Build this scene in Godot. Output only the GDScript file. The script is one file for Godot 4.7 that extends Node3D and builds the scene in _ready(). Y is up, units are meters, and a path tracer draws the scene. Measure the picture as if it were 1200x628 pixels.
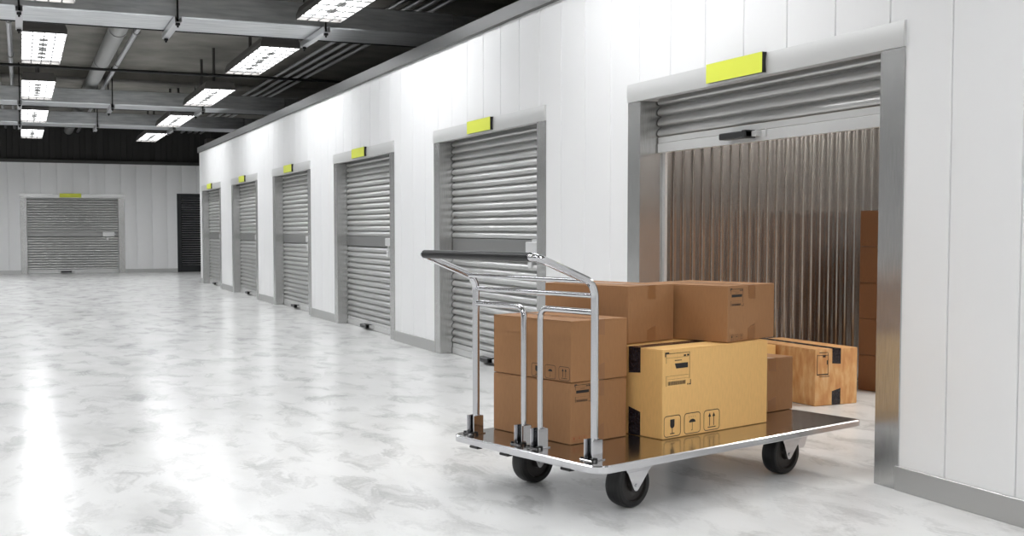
extends Node3D

# ---------------------------------------------------------------- materials
var M := {}
var names_used := {}

func ntex(seed_v: int, freq: float, size: int, stops: Array, octaves := 5, warp := 0.0, gain := 0.5) -> NoiseTexture2D:
	var n := FastNoiseLite.new()
	n.seed = seed_v
	n.noise_type = FastNoiseLite.TYPE_SIMPLEX_SMOOTH
	n.frequency = freq
	n.fractal_octaves = octaves
	n.fractal_gain = gain
	if warp > 0.0:
		n.domain_warp_enabled = true
		n.domain_warp_amplitude = warp
		n.domain_warp_frequency = freq * 1.3
	var t := NoiseTexture2D.new()
	t.width = size
	t.height = size
	t.seamless = true
	t.noise = n
	if stops.size() > 0:
		var g := Gradient.new()
		var offs := PackedFloat32Array()
		var cols := PackedColorArray()
		for s in stops:
			offs.append(s[0])
			cols.append(s[1])
		g.offsets = offs
		g.colors = cols
		t.color_ramp = g
	return t

func mat(key: String, col: Color, rough: float, metal := 0.0) -> StandardMaterial3D:
	var m := StandardMaterial3D.new()
	m.resource_name = key
	m.albedo_color = col
	m.roughness = rough
	m.metallic = metal
	M[key] = m
	return m

func tri_tex(m: StandardMaterial3D, t: Texture2D, scale: Vector3, world := true) -> void:
	m.albedo_texture = t
	m.uv1_triplanar = true
	m.uv1_world_triplanar = world
	m.uv1_scale = scale

func grey(v: float) -> Color:
	return Color(v, v, v)

func make_materials() -> void:
	mat("panel_grey", Color(0.55, 0.55, 0.55), 0.45)
	mat("panel_white", Color(0.925, 0.925, 0.925), 0.42)
	mat("steel", Color(0.84, 0.84, 0.835), 0.35, 0.5)
	mat("steel_trim", Color(0.74, 0.74, 0.735), 0.32, 0.75)
	mat("slat_steel", Color(0.75, 0.75, 0.745), 0.34, 0.74)
	mat("band_steel", Color(0.58, 0.58, 0.575), 0.35, 0.7)
	mat("header_steel", Color(0.86, 0.86, 0.855), 0.4, 0.5)
	mat("latch_metal", Color(0.9, 0.9, 0.9), 0.3, 0.45)
	mat("chrome", Color(0.8, 0.8, 0.81), 0.09, 1.0)
	mat("black_plastic", Color(0.09, 0.09, 0.095), 0.35)
	mat("rubber", Color(0.07, 0.067, 0.065), 0.42)
	mat("hub", Color(0.17, 0.155, 0.145), 0.4)
	mat("grip", Color(0.06, 0.06, 0.065), 0.38)
	mat("black_metal", Color(0.06, 0.06, 0.06), 0.5, 0.3)
	mat("sign_yellow", Color(0.87, 0.9, 0.3), 0.45)
	mat("dark_door", Color(0.16, 0.165, 0.17), 0.4, 0.4)
	mat("fascia", Color(0.27, 0.27, 0.265), 0.38, 0.4)
	mat("dark_wall", Color(0.135, 0.13, 0.125), 0.6)
	mat("lamp_body", Color(0.3, 0.29, 0.28), 0.5)
	mat("louvre", Color(0.16, 0.16, 0.16), 0.5)
	mat("pipe_grey", Color(0.58, 0.58, 0.575), 0.4, 0.3)
	mat("pipe_bright", Color(0.78, 0.78, 0.79), 0.3, 0.7)
	mat("print_black", Color(0.11, 0.1, 0.1), 0.7)
	mat("print_red", Color(0.62, 0.25, 0.12), 0.7)
	var lit := mat("lamp_glow", Color(0.95, 0.95, 0.95), 0.5)
	lit.emission_enabled = true
	lit.emission = Color(0.985, 0.992, 1.0)
	lit.emission_energy_multiplier = 3.0

	# polished marbled floor: grey cloudy veins, the finer ones multiplied in
	var fl := mat("floor_polished", Color(1, 1, 1), 0.22)
	fl.metallic_specular = 0.2
	tri_tex(fl, ntex(11, 0.006, 1024, [[0.0, Color(0.8, 0.8, 0.795)], [0.3, Color(0.855, 0.855, 0.85)], [0.45, Color(0.87, 0.87, 0.865)], [0.6, Color(0.882, 0.882, 0.878)], [1.0, Color(0.892, 0.892, 0.888)]], 6, 42.0, 0.55), Vector3(0.2, 0.2, 0.11))
	fl.detail_enabled = true
	fl.detail_blend_mode = BaseMaterial3D.BLEND_MODE_MUL
	fl.detail_uv_layer = BaseMaterial3D.DETAIL_UV_1
	fl.detail_albedo = ntex(29, 0.016, 1024, [[0.0, Color(0.8, 0.8, 0.8)], [0.34, Color(0.94, 0.94, 0.94)], [0.5, Color(1, 1, 1)], [1.0, Color(1, 1, 1)]], 6, 60.0, 0.6)
	fl.roughness_texture = ntex(31, 0.01, 512, [[0.0, grey(0.75)], [1.0, grey(1.0)]], 4)

	var conc := mat("ceiling_concrete", Color(1, 1, 1), 0.8)
	tri_tex(conc, ntex(41, 0.008, 512, [[0.0, Color(0.4, 0.39, 0.37)], [0.5, Color(0.47, 0.46, 0.435)], [1.0, Color(0.53, 0.515, 0.49)]], 5, 20.0), Vector3(0.25, 0.25, 0.25))
	var bm := mat("beam_steel", Color(1, 1, 1), 0.33, 0.9)
	tri_tex(bm, ntex(43, 0.012, 512, [[0.0, Color(0.74, 0.75, 0.76)], [0.5, Color(0.83, 0.84, 0.85)], [1.0, Color(0.9, 0.905, 0.91)]], 5, 10.0), Vector3(0.3, 2.2, 2.2))

	# brushed metals: fine streaks along one axis
	var streak := ntex(51, 0.03, 512, [[0.0, grey(0.86)], [1.0, grey(1.0)]], 4)
	var dk := mat("deck_steel", Color(0.84, 0.83, 0.82), 0.17, 1.0)
	tri_tex(dk, streak, Vector3(0.6, 12, 12), false)
	mat("deck_edge", Color(0.85, 0.85, 0.86), 0.22, 1.0)
	var cg := mat("corrugated", Color(0.76, 0.745, 0.73), 0.2, 0.9)
	tri_tex(cg, streak, Vector3(12, 0.5, 12), false)
	var jm := mat("jamb_steel", Color(0.81, 0.81, 0.805), 0.22, 0.78)
	tri_tex(jm, streak, Vector3(9, 0.4, 9), false)

	card("card_brown", Color(0.62, 0.45, 0.295), 61)
	card("card_brown_warm", Color(0.625, 0.45, 0.29), 62)
	card("card_yellow", Color(0.92, 0.735, 0.46), 63)
	card("card_brown_shaded", Color(0.56, 0.385, 0.25), 65)  # darker brown: the shade on the tall stack is put into its colour
	card("card_flap", Color(0.72, 0.55, 0.4), 64)
	var wn := mat("card_worn", Color(1, 1, 1), 0.75)
	tri_tex(wn, ntex(71, 0.014, 512, [[0.0, Color(0.75, 0.52, 0.32)], [0.35, Color(0.8, 0.59, 0.38)], [0.55, Color(0.83, 0.635, 0.42)], [0.75, Color(0.85, 0.68, 0.48)], [1.0, Color(0.87, 0.74, 0.57)]], 5, 25.0), Vector3(2.2, 0.7, 2.2), false)
	mat("tape_brown", Color(0.555, 0.39, 0.25), 0.3)
	var td := mat("tape_dark", Color(1, 1, 1), 0.22)
	tri_tex(td, ntex(73, 0.03, 256, [[0.0, Color(0.1, 0.085, 0.1)], [0.6, Color(0.17, 0.15, 0.165)], [1.0, Color(0.3, 0.28, 0.29)]], 5, 20.0), Vector3(6, 6, 6), false)

func card(key: String, c: Color, sd: int) -> void:
	var m := mat(key, c, 0.72)
	tri_tex(m, ntex(sd, 0.02, 512, [[0.0, grey(0.95)], [0.5, grey(0.98)], [1.0, grey(1.0)]], 5), Vector3(7, 1.5, 7), false)

# ---------------------------------------------------------------- mesh helpers
func mb() -> SurfaceTool:
	var st := SurfaceTool.new()
	st.begin(Mesh.PRIMITIVE_TRIANGLES)
	return st

func tri3(st: SurfaceTool, a: Vector3, b: Vector3, c: Vector3, na: Vector3, nb: Vector3, nc: Vector3) -> void:
	var face := (b - a).cross(c - a)
	if face.length_squared() < 1e-16:
		return
	if face.dot(na + nb + nc) > 0.0:
		st.set_normal(na); st.add_vertex(a)
		st.set_normal(nc); st.add_vertex(c)
		st.set_normal(nb); st.add_vertex(b)
	else:
		st.set_normal(na); st.add_vertex(a)
		st.set_normal(nb); st.add_vertex(b)
		st.set_normal(nc); st.add_vertex(c)

func quad(st: SurfaceTool, a: Vector3, b: Vector3, c: Vector3, d: Vector3, n: Vector3) -> void:
	tri3(st, a, b, c, n, n, n)
	tri3(st, a, c, d, n, n, n)

func quads(st: SurfaceTool, a: Vector3, b: Vector3, c: Vector3, d: Vector3, na: Vector3, nb: Vector3, nc: Vector3, nd: Vector3) -> void:
	tri3(st, a, b, c, na, nb, nc)
	tri3(st, a, c, d, na, nc, nd)

# box from lo to hi with chamfered edges, under a transform
func bx(st: SurfaceTool, lo: Vector3, hi: Vector3, ch := 0.0, t := Transform3D.IDENTITY) -> void:
	var c := (lo + hi) * 0.5
	var h := (hi - lo) * 0.5
	ch = minf(ch, minf(h.x, minf(h.y, h.z)) * 0.9)
	var bs := t.basis
	for ax in 3:
		var e1 := (ax + 1) % 3
		var e2 := (ax + 2) % 3
		for s in [-1.0, 1.0]:
			var n := Vector3.ZERO
			n[ax] = s
			var p := []
			for k in [[-1, -1], [1, -1], [1, 1], [-1, 1]]:
				var q := Vector3.ZERO
				q[ax] = s * h[ax]
				q[e1] = k[0] * (h[e1] - ch)
				q[e2] = k[1] * (h[e2] - ch)
				p.append(t * (c + q))
			quad(st, p[0], p[1], p[2], p[3], (bs * n).normalized())
	if ch <= 0.0:
		return
	for ax in 3:
		var e1 := (ax + 1) % 3
		var e2 := (ax + 2) % 3
		for s1 in [-1.0, 1.0]:
			for s2 in [-1.0, 1.0]:
				var n := Vector3.ZERO
				n[e1] = s1
				n[e2] = s2
				var p := []
				for k in [[-1, 0], [1, 0], [1, 1], [-1, 1]]:
					var q := Vector3.ZERO
					q[ax] = k[0] * (h[ax] - ch)
					q[e1] = s1 * (h[e1] - (0.0 if k[1] == 0 else ch))
					q[e2] = s2 * (h[e2] - (ch if k[1] == 0 else 0.0))
					p.append(t * (c + q))
				quad(st, p[0], p[1], p[2], p[3], (bs * n).normalized())
	for sx in [-1.0, 1.0]:
		for sy in [-1.0, 1.0]:
			for sz in [-1.0, 1.0]:
				var n := (bs * Vector3(sx, sy, sz)).normalized()
				var a := t * (c + Vector3(sx * h.x, sy * (h.y - ch), sz * (h.z - ch)))
				var b := t * (c + Vector3(sx * (h.x - ch), sy * h.y, sz * (h.z - ch)))
				var d := t * (c + Vector3(sx * (h.x - ch), sy * (h.y - ch), sz * h.z))
				tri3(st, a, b, d, n, n, n)

# round the inner corners of a polyline
func rounded(pts: Array, r: float, steps := 7) -> Array:
	var out := [pts[0]]
	for i in range(1, pts.size() - 1):
		var p: Vector3 = pts[i]
		var a: Vector3 = pts[i - 1]
		var b: Vector3 = pts[i + 1]
		var ra := minf(r, p.distance_to(a) * 0.49)
		var rb := minf(r, p.distance_to(b) * 0.49)
		var p0 := p + (a - p).normalized() * ra
		var p1 := p + (b - p).normalized() * rb
		for k in steps + 1:
			var f := float(k) / steps
			out.append(p0.lerp(p, f).lerp(p.lerp(p1, f), f))
	out.append(pts[-1])
	return out

func tube(st: SurfaceTool, pts: Array, r: float, seg := 14, caps := true) -> void:
	var rings := []
	var norms := []
	var side := Vector3.ZERO
	for i in pts.size():
		var p: Vector3 = pts[i]
		var d := Vector3.ZERO
		if i > 0:
			d += (p - pts[i - 1]).normalized()
		if i < pts.size() - 1:
			d += (pts[i + 1] - p).normalized()
		d = d.normalized()
		if side == Vector3.ZERO:
			side = d.cross(Vector3.UP)
			if side.length() < 0.1:
				side = d.cross(Vector3.RIGHT)
		side = (side - d * side.dot(d)).normalized()
		var up := side.cross(d).normalized()
		var ring := []
		var nr := []
		for k in seg:
			var a := TAU * k / seg
			var n := side * cos(a) + up * sin(a)
			ring.append(p + n * r)
			nr.append(n)
		rings.append(ring)
		norms.append(nr)
		if caps and (i == 0 or i == pts.size() - 1):
			var cn := -d if i == 0 else d
			for k in seg:
				tri3(st, p, ring[k], ring[(k + 1) % seg], cn, cn, cn)
	for i in rings.size() - 1:
		for k in seg:
			var j := (k + 1) % seg
			quads(st, rings[i][k], rings[i][j], rings[i + 1][j], rings[i + 1][k], norms[i][k], norms[i][j], norms[i + 1][j], norms[i + 1][k])

# profile: Vector2(radius, along); turned about the z axis through origin, under t
func lathe_z(st: SurfaceTool, prof: Array, t := Transform3D.IDENTITY, seg := 32) -> void:
	for i in prof.size() - 1:
		var a: Vector2 = prof[i]
		var b: Vector2 = prof[i + 1]
		var d := (b - a).normalized()
		var n2 := Vector2(d.y, -d.x)
		for k in seg:
			var a0 := TAU * k / seg
			var a1 := TAU * (k + 1) / seg
			var c0 := Vector3(cos(a0), sin(a0), 0)
			var c1 := Vector3(cos(a1), sin(a1), 0)
			var n0 := (t.basis * (c0 * n2.x + Vector3(0, 0, n2.y))).normalized()
			var n1 := (t.basis * (c1 * n2.x + Vector3(0, 0, n2.y))).normalized()
			quads(st, t * (c0 * a.x + Vector3(0, 0, a.y)), t * (c1 * a.x + Vector3(0, 0, a.y)), t * (c1 * b.x + Vector3(0, 0, b.y)), t * (c0 * b.x + Vector3(0, 0, b.y)), n0, n1, n1, n0)

# polygon in xy, extruded from z0 to z1, under t
func prism(st: SurfaceTool, poly: PackedVector2Array, z0: float, z1: float, t := Transform3D.IDENTITY) -> void:
	var idx := Geometry2D.triangulate_polygon(poly)
	for i in range(0, idx.size(), 3):
		for zz in [[z0, -1.0], [z1, 1.0]]:
			var n := (t.basis * Vector3(0, 0, zz[1])).normalized()
			var p := []
			for k in 3:
				var q: Vector2 = poly[idx[i + k]]
				p.append(t * Vector3(q.x, q.y, zz[0]))
			tri3(st, p[0], p[1], p[2], n, n, n)
	var cw := Geometry2D.is_polygon_clockwise(poly)
	for i in poly.size():
		var a: Vector2 = poly[i]
		var b: Vector2 = poly[(i + 1) % poly.size()]
		var d := (b - a).normalized()
		var n2 := Vector2(d.y, -d.x) if not cw else Vector2(-d.y, d.x)
		var n := (t.basis * Vector3(n2.x, n2.y, 0)).normalized()
		quad(st, t * Vector3(a.x, a.y, z0), t * Vector3(b.x, b.y, z0), t * Vector3(b.x, b.y, z1), t * Vector3(a.x, a.y, z1), n)

# open profile of (across, out) points swept straight along x from x0 to x1; smooth
func strip(st: SurfaceTool, prof: Array, x0: float, x1: float, t := Transform3D.IDENTITY, smooth := true) -> void:
	var fn := []
	for i in prof.size() - 1:
		var d: Vector2 = (prof[i + 1] - prof[i]).normalized()
		fn.append(Vector3(0, -d.y, d.x))
	for i in prof.size() - 1:
		var a: Vector2 = prof[i]
		var b: Vector2 = prof[i + 1]
		var na: Vector3 = fn[i]
		var nb: Vector3 = fn[i]
		if smooth:
			if i > 0:
				na = (fn[i] + fn[i - 1]).normalized()
			if i < fn.size() - 1:
				nb = (fn[i] + fn[i + 1]).normalized()
		na = (t.basis * na).normalized()
		nb = (t.basis * nb).normalized()
		quads(st, t * Vector3(x0, a.x, a.y), t * Vector3(x1, a.x, a.y), t * Vector3(x1, b.x, b.y), t * Vector3(x0, b.x, b.y), na, na, nb, nb)

func part(st: SurfaceTool, called: String, m: String, parent: Node, at := Vector3.ZERO) -> MeshInstance3D:
	return inst(st.commit(), called, m, parent, at)

func inst(mesh: Mesh, called: String, m: String, parent: Node, at := Vector3.ZERO) -> MeshInstance3D:
	var o := MeshInstance3D.new()
	o.name = called
	o.mesh = mesh
	o.material_override = M[m]
	o.position = at
	parent.add_child(o, true)
	return o

func numbered(called: String) -> String:
	var n: int = names_used.get(called, 0)
	names_used[called] = n + 1
	return called if n == 0 else "%s_%03d" % [called, n]

func tag(o: Node, label: String, category: String, group := "", kind := "") -> void:
	if label != "":
		o.set_meta("label", label)
	if category != "":
		o.set_meta("category", category)
	if group != "":
		o.set_meta("group", group)
	if kind != "":
		o.set_meta("kind", kind)

func thing(called: String, label: String, category: String, at := Vector3.ZERO, turn := 0.0, group := "", kind := "") -> Node3D:
	var o := Node3D.new()
	o.name = numbered(called)
	add_child(o)
	o.position = at
	o.rotation.y = turn
	tag(o, label, category, group, kind)
	return o

func solo(st: SurfaceTool, called: String, m: String, label: String, category: String, group := "", kind := "") -> MeshInstance3D:
	var o := part(st, numbered(called), m, self)
	tag(o, label, category, group, kind)
	return o

# ---------------------------------------------------------------- the place
const WX := 3.68            # face of the storage wall
const WALL_TOP := 2.88
const CEIL := 4.05
const BACK_Z := -32.9
const DOOR_W := 2.56
const DOOR_H := 2.138
const DOOR_STEP := 3.84
const DOOR_FAR := -6.635    # far edge of the open door
const PANEL := 0.3865
const LEFT_X := -11.6
const FRONT_Z := 10.5
const OUT_X := 7.3
const END_Z := -26.2

func _ready() -> void:
	# camera: level horizon slightly above the picture's middle, lens shifted
	var cam := Camera3D.new()
	cam.name = "camera"
	cam.projection = Camera3D.PROJECTION_FRUSTUM
	cam.near = 0.05
	cam.far = 120.0
	cam.keep_aspect = Camera3D.KEEP_HEIGHT
	cam.size = 628.0 / 1340.0 * cam.near
	cam.frustum_offset = Vector2(0, 24.0 / 1340.0 * cam.near)
	cam.position = Vector3(0, 1.2, 0)
	cam.rotation = Vector3(-atan(70.0 / 1340.0), -atan(576.0 / sqrt(1340.0 * 1340.0 + 70.0 * 70.0)), 0)
	add_child(cam)
	cam.current = true

	var we := WorldEnvironment.new()
	we.name = "world"
	var e := Environment.new()
	e.background_mode = Environment.BG_COLOR
	e.background_color = Color(0, 0, 0)
	e.tonemap_mode = Environment.TONE_MAPPER_LINEAR
	e.tonemap_exposure = 1.46
	e.sdfgi_enabled = true
	e.ssao_enabled = true
	e.ssil_enabled = true
	we.environment = e
	add_child(we)

	make_materials()
	build_shell()
	build_storage_wall()
	build_back_wall()
	build_unit()
	build_beams()
	build_lamps()
	build_services()
	build_trolley()
	build_boxes()

# ---------------------------------------------------------------- shell
func build_shell() -> void:
	var st := mb()
	bx(st, Vector3(LEFT_X - 0.3, -0.3, BACK_Z - 0.6), Vector3(OUT_X + 0.3, 0, FRONT_Z + 0.3))
	solo(st, "floor", "floor_polished", "polished white floor with grey marbled clouds", "floor", "", "structure")
	st = mb()
	bx(st, Vector3(LEFT_X - 0.3, CEIL, BACK_Z - 0.6), Vector3(OUT_X + 0.3, CEIL + 0.3, FRONT_Z + 0.3))
	var ce := solo(st, "ceiling", "ceiling_concrete", "dark grey concrete ceiling high above the hall", "ceiling", "", "structure")
	for zz in [-22.2, -17.8, -26.6, -13.1]:
		if zz == -17.8:
			continue
		st = mb()
		bx(st, Vector3(LEFT_X, 3.9, zz - 0.7), Vector3(OUT_X, CEIL, zz + 0.25), 0.01)
		part(st, "downstand", "ceiling_concrete", ce)
	# walls out of the picture that close the hall
	st = mb()
	bx(st, Vector3(LEFT_X - 0.3, 0, BACK_Z - 0.6), Vector3(LEFT_X - 0.02, 2.95, FRONT_Z + 0.3))
	var wl := solo(st, "wall_left", "panel_grey", "grey panelled wall closing the hall's open side", "wall", "", "structure")
	var z := FRONT_Z
	var pm := panel_mesh(PANEL * 2.0, 0.0, 2.95)
	while z > BACK_Z:
		var o := inst(pm, "panel", "panel_grey", wl, Vector3(LEFT_X - 0.02, 0, z))
		o.rotation.y = PI / 2
		z -= PANEL * 2.0
	st = mb()
	bx(st, Vector3(LEFT_X - 0.3, 2.95, BACK_Z - 0.6), Vector3(LEFT_X - 0.02, CEIL, FRONT_Z + 0.3))
	part(st, "upper_wall", "dark_wall", wl)
	st = mb()
	bx(st, Vector3(LEFT_X - 0.3, 0, FRONT_Z), Vector3(OUT_X + 0.3, 2.95, FRONT_Z + 0.3))
	var wf := solo(st, "wall_front", "panel_white", "white wall behind the viewer", "wall", "", "structure")
	st = mb()
	bx(st, Vector3(LEFT_X - 0.3, 2.95, FRONT_Z), Vector3(OUT_X + 0.3, CEIL, FRONT_Z + 0.3))
	part(st, "upper_wall", "dark_wall", wf)
	st = mb()
	bx(st, Vector3(OUT_X, 0, BACK_Z - 0.6), Vector3(OUT_X + 0.3, CEIL, FRONT_Z + 0.3))
	solo(st, "wall_outer", "dark_wall", "dark outer wall behind the storage units", "wall", "", "structure")

# one upright wall panel: x from 0 to w, out along +z, faintly bowed, with edges turned in
func panel_mesh(w: float, y0: float, y1: float) -> ArrayMesh:
	var st := mb()
	panel_piece(st, 0.0, w, y0, y1, w, true, true)
	return st.commit()

func panel_piece(st: SurfaceTool, xa: float, xb: float, y0: float, y1: float, w: float, cut_a: bool, cut_b: bool, bow := 0.0035) -> void:
	# the section runs in x; strip() sweeps along its own x, so lay it on its side
	var prof := []
	var g := 0.0022
	var steps := 8
	if cut_a:
		prof.append([xa + g, 0.0])
		prof.append([xa + g + 0.0015, 0.009])
	for k in steps + 1:
		var x := lerpf(xa + (g + 0.004 if cut_a else 0.0), xb - (g + 0.004 if cut_b else 0.0), float(k) / steps)
		var f := x / w
		prof.append([x, 0.012 + bow * 4.0 * f * (1.0 - f)])
	if cut_b:
		prof.append([xb - g - 0.0015, 0.009])
		prof.append([xb - g, 0.0])
	for i in prof.size() - 1:
		var a = prof[i]
		var b = prof[i + 1]
		var d := Vector2(b[0] - a[0], b[1] - a[1]).normalized()
		var n := Vector3(-d.y, 0, d.x)
		quad(st, Vector3(a[0], y0, a[1]), Vector3(b[0], y0, b[1]), Vector3(b[0], y1, b[1]), Vector3(a[0], y1, a[1]), n)

# panels along a wall with door openings: wall local x runs from 0 to total
func panels(parent: Node3D, total: float, first_seam: float, pitch: float, top: float, openings: Array, base_h: float, bow: float) -> void:
	var edges := [0.0]
	var s := fposmod(first_seam, pitch)
	if s < 0.02:
		s += pitch
	while s < total - 0.02:
		edges.append(s)
		s += pitch
	edges.append(total)
	for i in edges.size() - 1:
		var x0: float = edges[i]
		var x1: float = edges[i + 1]
		var cuts := [x0]
		for o in openings:
			for ed in [o[0], o[1]]:
				if ed > x0 + 0.001 and ed < x1 - 0.001:
					cuts.append(ed)
		cuts.append(x1)
		cuts.sort()
		var st := mb()
		for c in cuts.size() - 1:
			var a: float = cuts[c]
			var b: float = cuts[c + 1]
			var mid := (a + b) * 0.5
			var y0 := base_h
			for o in openings:
				if mid > o[0] and mid < o[1]:
					y0 = o[2]
			panel_piece(st, a - x0, b - x0, y0, top, x1 - x0, c == 0, c == cuts.size() - 2, bow)
		part(st, "panel", "panel_white", parent, Vector3(x0, 0, 0))

func build_storage_wall() -> void:
	# wall_right: local x runs towards +z from the far corner, out is -x in the world
	var total := FRONT_Z - END_Z
	var openings := []
	for k in 6:
		var a := DOOR_FAR - DOOR_STEP * k - END_Z
		openings.append([a + 0.02, a + DOOR_W - 0.02, DOOR_H - 0.02])
	var st := mb()
	# core of the wall behind the panels: piers between the doors and a lintel band over them
	var xs := [0.0]
	var sorted := openings.duplicate()
	sorted.reverse()
	for o in sorted:
		xs.append(o[0] + 0.1)
		xs.append(o[1] - 0.1)
	xs.append(total)
	for i in range(0, xs.size(), 2):
		bx(st, Vector3(xs[i], 0, -0.2), Vector3(xs[i + 1], DOOR_H - 0.06, -0.016))
	bx(st, Vector3(0, DOOR_H - 0.06, -0.08), Vector3(total, WALL_TOP, -0.016))
	var w := part(st, "wall_right", "panel_white", self, Vector3(WX, 0, END_Z))
	w.rotation.y = -PI / 2
	tag(w, "long white panelled storage wall with a row of roller doors", "wall", "", "structure")
	# panels sit on the core
	var holder := w
	var seam0 := -3.799 - END_Z
	panels_into(holder, total, seam0, PANEL, WALL_TOP, openings, 0.112, -0.016)
	# end return of the block and its top
	st = mb()
	bx(st, Vector3(WX + 0.02, 0, END_Z), Vector3(OUT_X, WALL_TOP, END_Z + 0.12), 0.004)
	solo(st, "wall_end", "panel_white", "white end wall of the storage block", "wall", "", "structure")
	st = mb()
	bx(st, Vector3(WX + 0.02, 2.6, END_Z + 0.01), Vector3(OUT_X - 0.001, WALL_TOP - 0.01, FRONT_Z - 0.001))
	solo(st, "ceiling_units", "panel_white", "flat roof over the storage units", "roof", "", "structure")
	# dark coping along the top of the wall
	st = mb()
	bx(st, Vector3(WX - 0.035, WALL_TOP, END_Z - 0.03), Vector3(WX + 0.1, 3.0, FRONT_Z - 0.001), 0.006)
	solo(st, "trim_1", "fascia", "dark grey coping along the top of the storage wall", "trim", "", "structure")
	# skirting between the doors
	var bs := Node3D.new()
	bs.name = "baseboard_right"
	add_child(bs)
	tag(bs, "brushed steel skirting along the foot of the storage wall", "baseboard", "", "structure")
	for i in range(0, sorted.size() + 1):
		var a: float = 0.0 if i == 0 else sorted[i - 1][1]
		var b: float = total if i == sorted.size() else sorted[i][0]
		st = mb()
		bx(st, Vector3(WX - 0.008, 0, END_Z + a), Vector3(WX + 0.02, 0.112, END_Z + b), 0.002)
		part(st, "skirting", "steel_trim", bs)
	var ord := ["open roller door half raised behind the loaded trolley", "closed roller door next to the open unit, behind the trolley handle", "closed roller door third along the white wall, counting the open unit first", "closed roller door fourth along the white wall, counting the open unit first", "closed roller door fifth along the white wall, counting the open unit first", "sixth and last roller door of the white wall, beside its corner"]
	for k in 6:
		var d := roller_door("door_%d" % (k + 1), ord[k], DOOR_W, k == 0, 2.3)
		d.position = Vector3(WX, 0, DOOR_FAR - DOOR_STEP * k)
		d.rotation.y = -PI / 2

func panels_into(w: Node3D, total: float, seam0: float, pitch: float, top: float, openings: Array, base_h: float, back: float, bow := 0.0035) -> void:
	var before := w.get_child_count()
	panels(w, total, seam0, pitch, top, openings, base_h, bow)
	for i in range(before, w.get_child_count()):
		w.get_child(i).position.z += back

# roller door in its own frame: x from 0 to w, y up, z out of the wall
func roller_door(called: String, label: String, w: float, raised: bool, latch_x: float) -> Node3D:
	var d := thing(called, label, "door", Vector3.ZERO, 0.0, "roller doors of the storage hall", "structure")
	var jw := 0.16
	var st: SurfaceTool
	for side in 2:
		st = mb()
		var x0 := 0.0 if side == 0 else w - jw
		bx(st, Vector3(x0, 0, -0.19), Vector3(x0 + jw, DOOR_H - 0.117, 0.005), 0.002)
		part(st, "jamb", "jamb_steel", d)
	# header: gently curved cover
	st = mb()
	var hp := []
	var y0 := DOOR_H - 0.117
	for k in 13:
		var f := float(k) / 12.0
		hp.append(Vector2(y0 + 0.117 * f, 0.006 + 0.008 * sin(PI * (0.1 + 0.8 * f))))
	var full := [Vector2(y0, -0.05), Vector2(y0, 0.006)] + hp + [Vector2(DOOR_H, 0.0)]
	strip(st, full.slice(0, 2), 0, w, Transform3D.IDENTITY, false)
	strip(st, hp, 0, w)
	strip(st, [full[-2], full[-1]], 0, w, Transform3D.IDENTITY, false)
	var cap := PackedVector2Array()
	for p in full:
		cap.append(Vector2(p.y, p.x))
	cap.append(Vector2(-0.05, DOOR_H))
	for xe in [0.0, w - 0.002]:
		# end caps
		prism(st, cap, 0.0, 0.002, Transform3D(Basis(Vector3(0, 0, 1), Vector3(0, 1, 0), Vector3(-1, 0, 0)), Vector3(xe + 0.002, 0, 0)))
	part(st, "header", "header_steel", d)
	# plate on the header
	st = mb()
	bx(st, Vector3(0.98, y0 + 0.012, 0.006), Vector3(1.52, y0 + 0.12, 0.036))
	var plate := part(st, "sign_plate", "black_plastic", d)
	st = mb()
	bx(st, Vector3(0.98, y0 + 0.012, 0.036), Vector3(1.52, y0 + 0.12, 0.038))
	var face := part(st, "sign_face", "sign_yellow", plate)
	face.set_meta("label", "blank yellow green sign face")
	# guide rails
	for side in 2:
		st = mb()
		var gx := jw if side == 0 else w - jw - 0.03
		bx(st, Vector3(gx, 0, -0.185), Vector3(gx + 0.03, DOOR_H, -0.165), 0.001)
		part(st, "guide_rail", "steel", d)
	var cz := -0.135
	var xa := jw + 0.012
	var xb := w - jw - 0.012
	var foot := 1.689 if raised else 0.004
	# bottom bar
	st = mb()
	bx(st, Vector3(xa, foot, cz - 0.01), Vector3(xb, foot + 0.06, cz + 0.016), 0.003)
	bx(st, Vector3(xa, foot + 0.062, cz - 0.01), Vector3(xb, foot + 0.1, cz + 0.012), 0.003)
	var bar := part(st, "bottom_bar", "steel", d)
	st = mb()
	bx(st, Vector3(0.98, foot + 0.022, cz + 0.016), Vector3(1.25, foot + 0.06, cz + 0.085), 0.006)
	bx(st, Vector3(1.215, foot + 0.018, cz + 0.016), Vector3(1.25, foot + 0.064, cz + 0.09), 0.004)
	part(st, "pull_handle", "black_plastic", bar).set_meta("label", "black pull handle")
	st = mb()
	bx(st, Vector3(1.255, foot + 0.026, cz + 0.016), Vector3(1.3, foot + 0.056, cz + 0.05), 0.003)
	bx(st, Vector3(1.345, foot + 0.02, cz + 0.016), Vector3(1.352, foot + 0.066, cz + 0.024), 0.002)
	part(st, "handle_bracket", "steel", bar)
	# slats, each its own piece
	var ranges := []
	if raised:
		ranges.append([foot + 0.102, 6, 0.0667])
	else:
		ranges.append([0.106, 13, (0.99 - 0.106) / 13.0])
		ranges.append([1.11, 15, 0.0667])
		st = mb()
		bx(st, Vector3(xa, 0.991, cz - 0.006), Vector3(xb, 1.109, cz + 0.012), 0.003)
		part(st, "middle_band", "band_steel", d)
		latch(d, latch_x, cz)
	for r in ranges:
		var mesh := slat_mesh(r[2], xa, xb)
		for i in r[1]:
			inst(mesh, "slat", "slat_steel", d, Vector3(0, r[0] + i * r[2], cz))
	return d

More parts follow.
